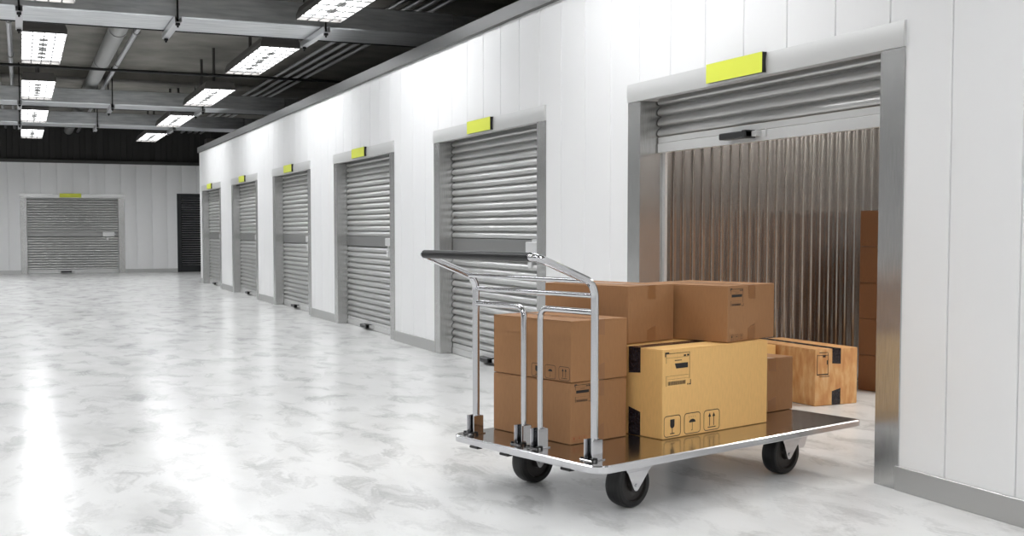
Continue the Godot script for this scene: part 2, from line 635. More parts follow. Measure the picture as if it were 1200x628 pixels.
func slat_mesh(p: float, xa: float, xb: float) -> ArrayMesh:
	var st := mb()
	var prof := []
	# lower lip, rounded crown, then a long slope back up to the joint
	for q in [[0.0, -0.017], [0.03, -0.005], [0.08, 0.007], [0.17, 0.0145], [0.29, 0.0175], [0.44, 0.0165], [0.58, 0.0125], [0.7, 0.0065], [0.8, -0.001], [0.88, -0.009], [0.94, -0.015], [1.0, -0.017]]:
		prof.append(Vector2(q[0] * p, q[1]))
	strip(st, prof, xa, xb)
	# turned ends
	for xe in [xa, xb]:
		var n := Vector3(-1 if xe == xa else 1, 0, 0)
		for i in prof.size() - 1:
			quad(st, Vector3(xe, prof[i].x, -0.019), Vector3(xe, prof[i + 1].x, -0.019), Vector3(xe, prof[i + 1].x, prof[i + 1].y), Vector3(xe, prof[i].x, prof[i].y), n)
	return st.commit()

func latch(d: Node3D, x: float, cz: float) -> void:
	# slide bolt box standing well proud of the curtain
	var st := mb()
	bx(st, Vector3(x - 0.24, 0.985, cz + 0.012), Vector3(x + 0.06, 1.115, cz + 0.03), 0.004)
	bx(st, Vector3(x - 0.2, 1.01, cz + 0.03), Vector3(x + 0.0, 1.095, cz + 0.105), 0.006)
	bx(st, Vector3(x - 0.02, 1.04, cz + 0.06), Vector3(x + 0.085, 1.062, cz + 0.085), 0.004)
	var l := part(st, "latch", "latch_metal", d)
	l.set_meta("label", "bright latch with hanging padlock")
	st = mb()
	var z := cz + 0.088
	x -= 0.13
	tube(st, rounded([Vector3(x - 0.018, 0.95, z), Vector3(x - 0.018, 1.03, z), Vector3(x + 0.018, 1.03, z), Vector3(x + 0.018, 0.95, z)], 0.016, 4), 0.006, 8)
	bx(st, Vector3(x - 0.032, 0.885, z - 0.014), Vector3(x + 0.032, 0.953, z + 0.014), 0.006)
	part(st, "padlock", "latch_metal", l)

# ---------------------------------------------------------------- back wall
func build_back_wall() -> void:
	var st := mb()
	var x0 := LEFT_X - 0.02
	var total := OUT_X - x0
	var bw := 2.62
	var bd0 := -0.005
	bx(st, Vector3(0, 0, -0.45), Vector3(bd0 - x0 + 0.12, DOOR_H - 0.06, -0.016))
	bx(st, Vector3(bd0 - x0 + bw - 0.12, 0, -0.45), Vector3(total, DOOR_H - 0.06, -0.016))
	bx(st, Vector3(0, DOOR_H - 0.06, -0.08), Vector3(total, 2.95, -0.016))
	bx(st, Vector3(bd0 - x0, 0, -0.45), Vector3(bd0 - x0 + bw, 2.95, -0.3))
	var w := part(st, "wall_back", "panel_white", self, Vector3(x0, 0, BACK_Z))
	tag(w, "white panelled wall at the far end of the hall", "wall", "", "structure")
	panels_into(w, total, 0.114 - x0, 0.403, 2.95, [[bd0 - x0 + 0.02, bd0 - x0 + bw - 0.02, DOOR_H - 0.02], [4.0 - x0, 5.1 - x0, 2.16]], 0.1, -0.016, 0.024)
	# dark ribbed upper wall
	st = mb()
	bx(st, Vector3(x0, 2.95, BACK_Z - 0.45), Vector3(OUT_X, CEIL, BACK_Z - 0.1))
	var x := LEFT_X + 0.05
	while x < OUT_X - 0.3:
		bx(st, Vector3(x, 3.04, BACK_Z - 0.1), Vector3(x + 0.16, CEIL - 0.001, BACK_Z - 0.06), 0.01)
		x += 0.3
	solo(st, "wall_upper", "dark_wall", "dark ribbed cladding above the far white wall", "wall", "", "structure")
	st = mb()
	bx(st, Vector3(x0 + 0.02, 2.95, BACK_Z - 0.1), Vector3(OUT_X, 3.04, BACK_Z + 0.03), 0.005)
	solo(st, "trim_2", "fascia", "dark grey coping along the top of the far wall", "trim", "", "structure")
	var bs := Node3D.new()
	bs.name = "baseboard_back"
	add_child(bs)
	tag(bs, "steel skirting along the foot of the far wall", "baseboard", "", "structure")
	for r in [[LEFT_X, bd0 + 0.01], [bd0 + bw - 0.01, 4.0], [5.1, OUT_X - 0.01]]:
		st = mb()
		bx(st, Vector3(r[0], 0, BACK_Z - 0.01), Vector3(r[1], 0.1, BACK_Z + 0.022), 0.002)
		part(st, "skirting", "steel_trim", bs)
	var d := roller_door("door_7", "closed roller door facing along the hall in the far wall", bw, false, 2.3)
	d.position = Vector3(bd0, 0, BACK_Z + 0.018)
	# dark louvred door by the corner
	var dd := thing("door_8", "dark slatted door in the far wall beside the corner", "door", Vector3(4.0, 0, BACK_Z + 0.015), 0.0, "", "structure")
	for f in [[0.0, 0.0, 0.12, 2.17], [0.98, 0.0, 1.1, 2.17], [0.12, 2.06, 0.98, 2.17]]:
		st = mb()
		bx(st, Vector3(f[0], f[1], -0.02), Vector3(f[2], f[3], 0.02), 0.004)
		part(st, "frame", "dark_door", dd)
	st = mb()
	bx(st, Vector3(0.12, 0.0, -0.015), Vector3(0.98, 0.19, 0.0), 0.004)
	part(st, "kick_plate", "dark_door", dd)
	var sm := mb()
	bx(sm, Vector3(0.12, 0.0, -0.012), Vector3(0.98, 0.05, 0.004), 0.003, Transform3D(Basis(Vector3(1, 0, 0), 0.35), Vector3.ZERO))
	var lm := sm.commit()
	for i in 29:
		inst(lm, "slat", "dark_door", dd, Vector3(0, 0.2 + i * 0.0642, 0.0))

# ---------------------------------------------------------------- open unit
func corrugated(len: float, h: float, pitch := 0.0824, depth := 0.018) -> ArrayMesh:
	# runs along x from 0, out along +z
	var st := mb()
	var pts := []
	var x := 0.0
	while x < len - pitch:
		for q in [[0.0, 0.0], [0.5, 0.0], [0.58, -1.0], [0.92, -1.0]]:
			pts.append(Vector2(x + q[0] * pitch, q[1] * depth))
		x += pitch
	pts.append(Vector2(len, 0))
	for i in pts.size() - 1:
		var a: Vector2 = pts[i]
		var b: Vector2 = pts[i + 1]
		var dd := (b - a).normalized()
		# soft bends: normals lean towards the neighbours
		var n := Vector3(-dd.y, 0, dd.x)
		var da: Vector2 = dd if i == 0 else (a - pts[i - 1]).normalized()
		var db: Vector2 = dd if i == pts.size() - 2 else (pts[i + 2] - b).normalized()
		var na := (n + 0.3 * Vector3(-da.y, 0, da.x)).normalized()
		var nb := (n + 0.3 * Vector3(-db.y, 0, db.x)).normalized()
		quads(st, Vector3(a.x, 0, a.y), Vector3(b.x, 0, b.y), Vector3(b.x, h, b.y), Vector3(a.x, h, a.y), na, nb, nb, na)
	bx(st, Vector3(0, 0, -depth - 0.02), Vector3(len, h, -depth - 0.005))
	return st.commit()

func build_unit() -> void:
	var zf := -7.2
	var zn := -3.44
	var xb := 6.75
	var o := inst(corrugated(xb - WX - 0.2, 2.6), "wall_unit_far", "corrugated", self, Vector3(WX + 0.2, 0, zf))
	tag(o, "vertically corrugated steel side wall inside the open unit", "wall", "", "structure")
	o = inst(corrugated(xb - WX - 0.2, 2.6), "wall_unit_near", "corrugated", self, Vector3(xb, 0, zn))
	o.rotation.y = PI
	tag(o, "corrugated steel partition hidden behind the door's near jamb", "wall", "", "structure")
	o = inst(corrugated(zn - zf, 2.6), "wall_unit_back", "corrugated", self, Vector3(xb, 0, zf))
	o.rotation.y = -PI / 2
	tag(o, "corrugated steel rear wall of the open unit", "wall", "", "structure")

# ---------------------------------------------------------------- beams
	# batten lamp on the unit's ceiling, behind the door's header
	var l := thing("batten_light", "batten light on the ceiling inside the open unit", "ceiling light", Vector3(6.3, 2.6, -5.3))
	var st := mb()
	bx(st, Vector3(-0.06, -0.03, -0.75), Vector3(0.06, 0.0, 0.75), 0.006)
	part(st, "housing", "steel", l)
	st = mb()
	bx(st, Vector3(-0.05, -0.05, -0.72), Vector3(0.05, -0.03, 0.72), 0.008)
	part(st, "glowing_panel", "lamp_glow", l)
	var a := AreaLight3D.new()
	a.name = "batten_lamp"
	a.area_size = Vector2(0.1, 1.44)
	a.light_energy = 5.0
	a.light_color = Color(1.0, 0.99, 0.97)
	a.area_range = 20.0
	a.area_attenuation = 2.0
	a.shadow_enabled = true
	a.rotation.x = -PI / 2
	a.position = Vector3(0, -0.055, 0)
	l.add_child(a)

func build_beams() -> void:
	var zs := [-12.88, -21.98, -26.28]
	var lab := ["grey steel ceiling beam with blue tint above the second roller door", "grey steel ceiling beam above the fifth roller door", "grey steel ceiling beam above the last roller door"]
	for i in 3:
		var b := thing("ceiling_beam", lab[i], "beam", Vector3(0, 3.4, zs[i]), 0.0, "ceiling beams", "structure")
		var hw := 0.42 if i != 1 else 0.38
		var st := mb()
		bx(st, Vector3(LEFT_X, 0, -hw), Vector3(4.62, 0.26, hw), 0.012)
		part(st, "girder", "beam_steel", b)
		st = mb()
		bx(st, Vector3(4.62, 0.012, -hw + 0.02), Vector3(OUT_X, 0.25, hw - 0.02), 0.012)
		part(st, "end_section", "beam_steel", b)
		# cable clipped to the far lower edge
		st = mb()
		tube(st, [Vector3(LEFT_X, 3.404, zs[i] - hw - 0.016), Vector3(OUT_X, 3.404, zs[i] - hw - 0.016)], 0.014, 8)
		solo(st, "ceiling_cable", "black_metal", ["black cable along the lower edge of the first ceiling beam", "black cable along the middle ceiling beam", "black cable along the farthest ceiling beam"][i], "cable", "cables under the ceiling")
		# strut hangers round the beam
		for hi in 3:
			var x: float = [0.03, 1.54, 3.1][hi]
			var h := thing("strut_hanger", "strut hanger %s under the %s ceiling beam" % [["beside the middle lamp row", "between the lamp rows", "beside the storage wall lamp row"][hi], ["nearest", "middle", "farthest"][i]], "hanger", Vector3(x, 3.4, zs[i]), 0.0, "strut hangers under the ceiling beams")
			st = mb()
			# U channel below the beam, open upwards
			bx(st, Vector3(-0.035, -0.075, -hw - 0.16), Vector3(0.035, -0.068, hw + 0.16), 0.001)
			bx(st, Vector3(-0.035, -0.068, -hw - 0.16), Vector3(-0.029, -0.008, hw + 0.16), 0.001)
			bx(st, Vector3(0.029, -0.068, -hw - 0.16), Vector3(0.035, -0.008, hw + 0.16), 0.001)
			part(st, "channel", "pipe_bright", h)
			for s in [-1, 1]:
				st = mb()
				tube(st, [Vector3(0, -0.12, s * (hw + 0.1)), Vector3(0, CEIL - 3.4 - 0.001, s * (hw + 0.1))], 0.01, 8)
				part(st, "rod", "black_metal", h)
				st = mb()
				bx(st, Vector3(-0.022, -0.1, s * (hw + 0.1) - 0.022), Vector3(0.022, -0.076, s * (hw + 0.1) + 0.022), 0.004)
				part(st, "nut", "black_metal", h)
	# lone cable between the beams
	var st2 := mb()
	tube(st2, [Vector3(LEFT_X, 3.45, -17.28), Vector3(OUT_X, 3.45, -17.28)], 0.02, 8)
	solo(st2, "ceiling_cable", "black_metal", "black cable spanning free between the first and middle beams", "cable", "cables under the ceiling")

# ---------------------------------------------------------------- lamps
func build_lamps() -> void:
	var last := make_lamp()  # unseen lamp, added to brighten the far end of the hall
	last.position = Vector3(5.6, 3.33, -29.6)
	last.rotation.y = PI / 2
	tag(last, "unseen louvred ceiling light added round the corner to brighten the far wall", "ceiling light", "suspended louvred ceiling lights")
	var rows := [0.285, 2.86, -2.3, -4.9, -7.5, -10.1]  # rows left of the middle are out of view, added for light and reflections
	var rown := ["row over the hall's middle", "row beside the storage wall", "unseen row added near the open side", "unseen fourth row added for light", "unseen fifth row added for reflections", "unseen row added by the side wall"]
	var pos := ["added far behind the viewer", "behind the viewer", "above the viewer", "before the open unit", "before the second door", "before the third door", "before the fourth door", "before the fifth door", "before the last door"]
	var proto: Node3D = null
	for r in 6:
		for k in 9:
			var z := 7.25 - 4.42 * k  # the first lamp of each row is added to brighten the carton fronts
			var l: Node3D
			if proto == null:
				proto = make_lamp()
				l = proto
			else:
				l = proto.duplicate()
				l.name = numbered("ceiling_light")
				add_child(l)
			l.position = Vector3(rows[r], 3.33, z)
			tag(l, "louvred fluorescent ceiling light %s, %s" % [pos[k], rown[r]], "ceiling light", "suspended louvred ceiling lights")

func make_lamp() -> Node3D:
	var l := Node3D.new()
	l.name = numbered("ceiling_light")
	add_child(l)
	var hw := 0.232
	var hl := 1.28
	var st := mb()
	# open-bottomed housing with sloping shoulders
	var poly := PackedVector2Array([Vector2(-hw, 0), Vector2(-hw, 0.05), Vector2(-hw + 0.03, 0.125), Vector2(hw - 0.03, 0.125), Vector2(hw, 0.05), Vector2(hw, 0), Vector2(hw - 0.006, 0), Vector2(hw - 0.006, 0.048), Vector2(-hw + 0.006, 0.048), Vector2(-hw + 0.006, 0)])
	prism(st, poly, -hl, hl)
	for s in [-1, 1]:
		bx(st, Vector3(-hw + 0.006, 0.0, s * (hl - 0.003) - 0.003), Vector3(hw - 0.006, 0.06, s * (hl - 0.003) + 0.003))
	part(st, "housing", "lamp_body", l)
	st = mb()
	bx(st, Vector3(-hw + 0.007, 0.04, -hl + 0.007), Vector3(hw - 0.007, 0.047, hl - 0.007))
	part(st, "glowing_panel", "lamp_glow", l)
	# louvre grid
	st = mb()
	for x in [-0.116, 0.0, 0.116]:
		bx(st, Vector3(x - 0.005, 0.002, -hl + 0.007), Vector3(x + 0.005, 0.012, hl - 0.007))
	for i in range(1, 9):
		var z := -hl + i * (2.0 * hl / 9.0)
		bx(st, Vector3(-hw + 0.007, 0.002, z - 0.007), Vector3(hw - 0.007, 0.012, z + 0.007))
	part(st, "louvre", "louvre", l)
	for i in 5:
		st = mb()
		var z := -0.72 + i * 0.36
		bx(st, Vector3(-0.045, 0.003, z - 0.1), Vector3(0.045, 0.026, z + 0.1), 0.004)
		part(st, "lamp_holder", "pipe_grey", l)
	for z in [-0.65, 0.65]:
		st = mb()
		tube(st, [Vector3(0, 0.125, z), Vector3(0, CEIL - 3.33 - 0.001, z)], 0.022, 10)
		part(st, "stem", "lamp_body", l)
	var a := AreaLight3D.new()
	a.name = "lamp_light"
	a.area_size = Vector2(hw * 2.0 - 0.03, hl * 2.0 - 0.03)
	a.light_energy = 3.2
	a.light_color = Color(0.985, 0.992, 1.0)
	a.area_range = 40.0
	a.area_attenuation = 2.0
	a.shadow_enabled = true
	a.rotation.x = -PI / 2
	a.position = Vector3(0, 0.036, 0)
	l.add_child(a)
	return l

# ---------------------------------------------------------------- pipes
func build_services() -> void:
	var st: SurfaceTool
	var run := [
		["duct_pipe", 1.235, 3.83, 0.115, "pipe_grey", "wide grey pipe running along under the ceiling"],
		["water_pipe", 1.46, 3.8, 0.034, "pipe_bright", "thin bright pipe beside the wide grey pipe"],
		["water_pipe", -0.085, 3.85, 0.034, "pipe_bright", "thin bright pipe left of the middle lamp row"],
		["water_pipe", -0.3, 3.85, 0.03, "pipe_bright", "thin bright pipe nearest the hall's open side"],
		["conduit", 4.16, 3.86, 0.026, "pipe_bright", "innermost of four parallel conduits above the storage wall"],
		["conduit", 4.34, 3.86, 0.026, "pipe_bright", "second of four parallel conduits above the storage wall"],
		["conduit", 4.51, 3.86, 0.026, "pipe_bright", "third of four parallel conduits above the storage wall"],
		["conduit", 4.67, 3.86, 0.026, "pipe_bright", "outermost of four parallel conduits above the storage wall"],
	]
	for r in run:
		var o := thing(r[0], r[5], "pipe", Vector3(r[1], r[2], 0), 0.0, "services under the ceiling")
		st = mb()
		var far := BACK_Z - 0.06
		# cut where the concrete downstands hang lower than the pipe
		tube(st, [Vector3(0, 0, FRONT_Z - 0.01), Vector3(0, 0, far)], r[3], 18)
		part(st, "pipe_run", r[4], o)
		if r[3] > 0.03:
			for z in [-16.0, -19.2, -24.2]:
				st = mb()
				lathe_z(st, [Vector2(r[3] + 0.001, -0.03), Vector2(r[3] + 0.012, -0.03), Vector2(r[3] + 0.012, 0.03), Vector2(r[3] + 0.001, 0.03)], Transform3D(Basis.IDENTITY, Vector3(0, 0, z)), 18)
				tube(st, [Vector3(0, r[3], z), Vector3(0, CEIL - r[2] - 0.001, z)], 0.008, 6)
				part(st, "hanger_clip", "pipe_grey", o)

# ---------------------------------------------------------------- trolley
const TURN := 0.2848
const CU := 4.043
const CV := 3.7525

func uv(u: float, v: float, y := 0.0) -> Vector3:
	return Vector3(u * 0.96 - v * 0.281, y, -u * 0.281 - v * 0.96)

func cl(u: float, v: float, y: float) -> Vector3:
	return Vector3(u - CU, y, -(v - CV))

func build_trolley() -> void:
	var t := thing("platform_trolley", "chrome platform trolley with black grip, loaded with cartons", "trolley", uv(CU, CV), TURN)
	var top := 0.25
	var hx := 0.91
	var hz := 0.4975
	# deck with rounded corners
	var poly := PackedVector2Array()
	var rr := 0.07
	for c in [[1, 1, 0.0], [-1, 1, 90.0], [-1, -1, 180.0], [1, -1, 270.0]]:
		var r: float = rr if c[0] < 0 else 0.025
		for k in 9:
			var a := deg_to_rad(c[2] + 90.0 * k / 8.0)
			poly.append(Vector2(c[0] * (hx - r) + r * cos(a), c[1] * (hz - r) + r * sin(a)))
	var lay := Transform3D(Basis(Vector3(1, 0, 0), Vector3(0, 0, -1), Vector3(0, 1, 0)), Vector3.ZERO)
	var st := mb()
	var inner := PackedVector2Array()
	for p in poly:
		inner.append(p * Vector2((hx - 0.006) / hx, (hz - 0.006) / hz))
	prism(st, inner, top - 0.01, top, lay)
	var dk := part(st, "deck", "deck_steel", t)
	# bright rim: side band and chamfer round the deck
	st = mb()
	var n := poly.size()
	for i in n:
		var a: Vector2 = poly[i]
		var b: Vector2 = poly[(i + 1) % n]
		var ai: Vector2 = inner[i]
		var bi: Vector2 = inner[(i + 1) % n]
		var na := Vector3(clampf(a.x, -hx + rr, hx - rr), 0, 0)
		var d := (b - a).normalized()
		var nn := Vector3(d.y, 0, d.x)
		na = nn
		quad(st, Vector3(a.x, top - 0.005, -a.y), Vector3(b.x, top - 0.005, -b.y), Vector3(b.x, top - 0.03, -b.y), Vector3(a.x, top - 0.03, -a.y), na)
		quad(st, Vector3(a.x, top - 0.005, -a.y), Vector3(b.x, top - 0.005, -b.y), Vector3(bi.x, top, -bi.y), Vector3(ai.x, top, -ai.y), (na + Vector3.UP).normalized())
		quad(st, Vector3(a.x, top - 0.03, -a.y), Vector3(b.x, top - 0.03, -b.y), Vector3(bi.x, top - 0.034, -bi.y), Vector3(ai.x, top - 0.034, -ai.y), (na + Vector3.DOWN).normalized())
	var idx := Geometry2D.triangulate_polygon(inner)
	for i in range(0, idx.size(), 3):
		var p := []
		for k in 3:
			p.append(Vector3(inner[idx[i + k]].x, top - 0.034, -inner[idx[i + k]].y))
		tri3(st, p[0], p[1], p[2], Vector3.DOWN, Vector3.DOWN, Vector3.DOWN)
	part(st, "rim", "deck_edge", dk)
	# stiffeners below
	for z in [-0.31, 0.31]:
		st = mb()
		bx(st, Vector3(-0.8, top - 0.055, z - 0.05), Vector3(0.8, top - 0.034, z + 0.05), 0.003)
		part(st, "rail", "deck_edge", t)
	for v in [4.077, 3.861, 3.46]:
		st = mb()
		bx(st, cl(3.15, v, top - 0.046) - Vector3(0.012, 0, 0.03), cl(3.15, v, top - 0.034) + Vector3(0.02, 0, 0.03), 0.003)
		part(st, "rubber_pad", "rubber", t)
	# handle
	var pu := 3.235
	var vr := 3.385
	var vl := 4.18
	var gu := 2.925
	var gy := 1.088
	var r := 0.0165
	for v in [vr, vl]:
		st = mb()
		tube(st, rounded([cl(pu, v, top), cl(pu, v, 0.975), cl(gu, v, gy), cl(gu, v + (0.07 if v < 3.8 else -0.07), gy)], 0.06, 9), r, 16)
		part(st, "handle_post", "chrome", t)
	st = mb()
	tube(st, [cl(gu, vr + 0.045, gy), cl(gu, vl - 0.03, gy)], 0.0185, 20)
	part(st, "grip", "grip", t).set_meta("label", "black rubber push grip")
	st = mb()
	tube(st, [cl(pu - 0.045, vr, 0.987), cl(pu - 0.045, vl, 0.987)], 0.0105, 12)
	part(st, "crossbar", "chrome", t)
	st = mb()
	tube(st, [cl(pu, vr, 0.925), cl(pu, vl, 0.925)], 0.0115, 12)
	part(st, "crossbar", "chrome", t)
	for q in [[vr, 3.725], [vl, 3.835]]:
		st = mb()
		tube(st, rounded([cl(pu, q[0], 0.857), cl(pu, q[1], 0.857), cl(pu, q[1], top)], 0.05, 8), 0.0135, 16)
		part(st, "inner_post", "chrome", t)
	for v in [vr, 3.725, 3.835, vl]:
		st = mb()
		var c := cl(pu, v, top)
		# channel socket: two cheeks and a back plate, with a foot flange
		bx(st, c + Vector3(-0.034, 0.0, -0.028), c + Vector3(0.022, 0.085, -0.024), 0.001)
		bx(st, c + Vector3(-0.034, 0.0, 0.022), c + Vector3(0.022, 0.085, 0.026), 0.001)
		bx(st, c + Vector3(0.018, 0.0, -0.028), c + Vector3(0.023, 0.085, 0.026), 0.001)
		bx(st, c + Vector3(-0.05, 0.0, -0.036), c + Vector3(0.03, 0.005, 0.034), 0.001)
		var so := part(st, "socket", "chrome", t)
		st = mb()
		for b in [[-0.042, -0.03], [-0.042, 0.028], [-0.02, 0.03]]:
			lathe_z(st, [Vector2(0.0, 0.0065), Vector2(0.006, 0.006), Vector2(0.0075, 0.0), Vector2(0.0075, -0.006)], Transform3D(Basis(Vector3(1, 0, 0), -PI / 2), c + Vector3(b[0], 0.006, b[1])), 10)
		part(st, "bolt", "black_metal", so)
	# casters
	for u in [3.497, 4.56]:
		for v in [3.452, 4.08]:
			caster(t, cl(u, v, 0), u > 4.0)

func caster(t: Node3D, c: Vector3, fixed: bool) -> void:
	var st := mb()
	var wr := 0.102
	var hw := 0.042
	bx(st, c + Vector3(-0.075, 0.206, -0.06), c + Vector3(0.075, 0.2165, 0.06), 0.003)
	var s := 0.02 if not fixed else 0.03
	for side in [-1, 1]:
		# tapering cheek from the plate to the axle
		var z: float = side * (hw + 0.009)
		var poly := PackedVector2Array([Vector2(-0.078 + s, 0.2), Vector2(0.085 + s * 0.2, 0.2), Vector2(0.08 + s * 0.2, 0.165), Vector2(0.014, 0.085), Vector2(0.006, 0.078), Vector2(-0.006, 0.078), Vector2(-0.014, 0.085), Vector2(-0.074 + s, 0.165)])
		prism(st, poly, z - 0.0035, z + 0.0035, Transform3D(Basis.IDENTITY, c))
		bx(st, c + Vector3(-0.078 + s, 0.163, z - 0.006), c + Vector3(0.084 + s * 0.2, 0.178, z + 0.006), 0.002)
	# curved crown joining the cheeks
	bx(st, c + Vector3(-0.07 + s, 0.192, -hw - 0.012), c + Vector3(0.07 + s * 0.2, 0.207, hw + 0.012), 0.005)
	lathe_z(st, [Vector2(0.0, 0.014), Vector2(0.045, 0.014), Vector2(0.055, 0.0), Vector2(0.0, 0.0)], Transform3D(Basis(Vector3(1, 0, 0), -PI / 2), c + Vector3(0, 0.195, 0)), 18)
	var ca := part(st, "caster", "chrome", t)
	if fixed:
		st = mb()
		prism(st, PackedVector2Array([Vector2(0.06, 0.2), Vector2(0.19, 0.2), Vector2(0.155, 0.125), Vector2(0.145, 0.115), Vector2(0.115, 0.115), Vector2(0.1, 0.125)]), -0.03, 0.03, Transform3D(Basis.IDENTITY, c))
		part(st, "brake_pedal", "deck_edge", ca)
	st = mb()
	var q := wr
	lathe_z(st, [Vector2(q * 0.72, -hw), Vector2(q * 0.9, -hw), Vector2(q * 0.965, -hw * 0.85), Vector2(q * 0.995, -hw * 0.5), Vector2(q, 0.0), Vector2(q * 0.995, hw * 0.5), Vector2(q * 0.965, hw * 0.85), Vector2(q * 0.9, hw), Vector2(q * 0.72, hw)], Transform3D(Basis.IDENTITY, c + Vector3(0, wr + 0.001, 0)), 40)
	part(st, "wheel", "rubber", ca)
	for sd in [-1.0, 1.0]:
		st = mb()
		lathe_z(st, [Vector2(q * 0.72, hw * 1.0), Vector2(q * 0.68, hw * 0.72), Vector2(q * 0.3, hw * 0.72), Vector2(q * 0.26, hw * 1.15), Vector2(0.0, hw * 1.15)], Transform3D(Basis(Vector3(1, 0, 0), Vector3(0, 1, 0), Vector3(0, 0, sd)), c + Vector3(0, wr + 0.001, 0)), 28)
		part(st, "hub", "hub", ca)
	st = mb()
	tube(st, [c + Vector3(0, wr, -hw - 0.018), c + Vector3(0, wr, hw + 0.018)], 0.008, 10)
	part(st, "axle", "chrome", ca)

# ---------------------------------------------------------------- cartons
# sx across, sy up, sz deep; the taped ends are +z and -z (or +x and -x when along)
func carton(called: String, label: String, at: Vector3, turn: float, size: Vector3, m: String, tape: String, group: String, along := false, tape_w := 0.06, drop := 0.065) -> Node3D:
	var c := thing(called, label, "box", at, turn, group)
	var h := size * 0.5
	var st := mb()
	bx(st, Vector3(-h.x, 0.001, -h.z), Vector3(h.x, size.y - 0.004, h.z), 0.003)
	part(st, "body", m, c)
	for s in [-1, 1]:
		st = mb()
		if along:
			bx(st, Vector3(-h.x + 0.001, size.y - 0.004, minf(s * 0.001, s * (h.z - 0.001))), Vector3(h.x - 0.001, size.y - 0.0005, maxf(s * 0.001, s * (h.z - 0.001))), 0.0008)
		else:
			bx(st, Vector3(minf(s * 0.001, s * (h.x - 0.001)), size.y - 0.004, -h.z + 0.001), Vector3(maxf(s * 0.001, s * (h.x - 0.001)), size.y - 0.0005, h.z - 0.001), 0.0008)
		part(st, "flap", m, c)
	# tape over the top seam and down both ends, with a second piece at the foot
	var b := Basis.IDENTITY if not along else Basis(Vector3.UP, PI / 2)
	var dz := h.z if not along else h.x
	var tt := Transform3D(b, Vector3.ZERO)
	st = mb()
	bx(st, Vector3(-tape_w / 2, size.y - 0.0005, -dz - 0.0008), Vector3(tape_w / 2, size.y + 0.0003, dz + 0.0008), 0.0, tt)
	for s in [-1.0, 1.0]:
		var z0 := minf(s * dz, s * (dz + 0.0009))
		prism(st, PackedVector2Array([Vector2(-tape_w / 2, size.y), Vector2(tape_w / 2, size.y), Vector2(tape_w / 2, size.y - drop - 0.006), Vector2(-tape_w / 2, size.y - drop)]), z0, z0 + 0.0009, tt)
	part(st, "tape", tape, c)
	for s in [-1.0, 1.0]:
		st = mb()
		var z0 := minf(s * dz, s * (dz + 0.0009))
		prism(st, PackedVector2Array([Vector2(-tape_w / 2, 0.002), Vector2(tape_w / 2, 0.002), Vector2(tape_w / 2, drop + 0.014), Vector2(-tape_w / 2, drop - 0.004)]), z0, z0 + 0.0009, tt)
		part(st, "foot_tape", tape, c)
	return c

# flat print on a face: t maps x right, y up, z out of the face
func rect2(st: SurfaceTool, t: Transform3D, x0: float, y0: float, x1: float, y1: float) -> void:
	quad(st, t * Vector3(x0, y0, 0), t * Vector3(x1, y0, 0), t * Vector3(x1, y1, 0), t * Vector3(x0, y1, 0), t.basis.z)

func poly2(st: SurfaceTool, t: Transform3D, poly: PackedVector2Array) -> void:
	var idx := Geometry2D.triangulate_polygon(poly)
	for i in range(0, idx.size(), 3):
		tri3(st, t * Vector3(poly[idx[i]].x, poly[idx[i]].y, 0), t * Vector3(poly[idx[i + 1]].x, poly[idx[i + 1]].y, 0), t * Vector3(poly[idx[i + 2]].x, poly[idx[i + 2]].y, 0), t.basis.z, t.basis.z, t.basis.z)

func round_frame(st: SurfaceTool, t: Transform3D, x: float, y: float, w: float, h: float, r: float, th: float) -> void:
	var o := []
	var inn := []
	for c in [[w - r, h - r, 0], [r, h - r, 90], [r, r, 180], [w - r, r, 270]]:
		for k in 6:
			var a := deg_to_rad(c[2] + 90.0 * k / 5.0)
			o.append(Vector3(x + c[0] + r * cos(a), y + c[1] + r * sin(a), 0))
			inn.append(Vector3(x + c[0] + (r - th) * cos(a), y + c[1] + (r - th) * sin(a), 0))
	for i in o.size():
		var j := (i + 1) % o.size()
		quad(st, t * o[i], t * o[j], t * inn[j], t * inn[i], t.basis.z)

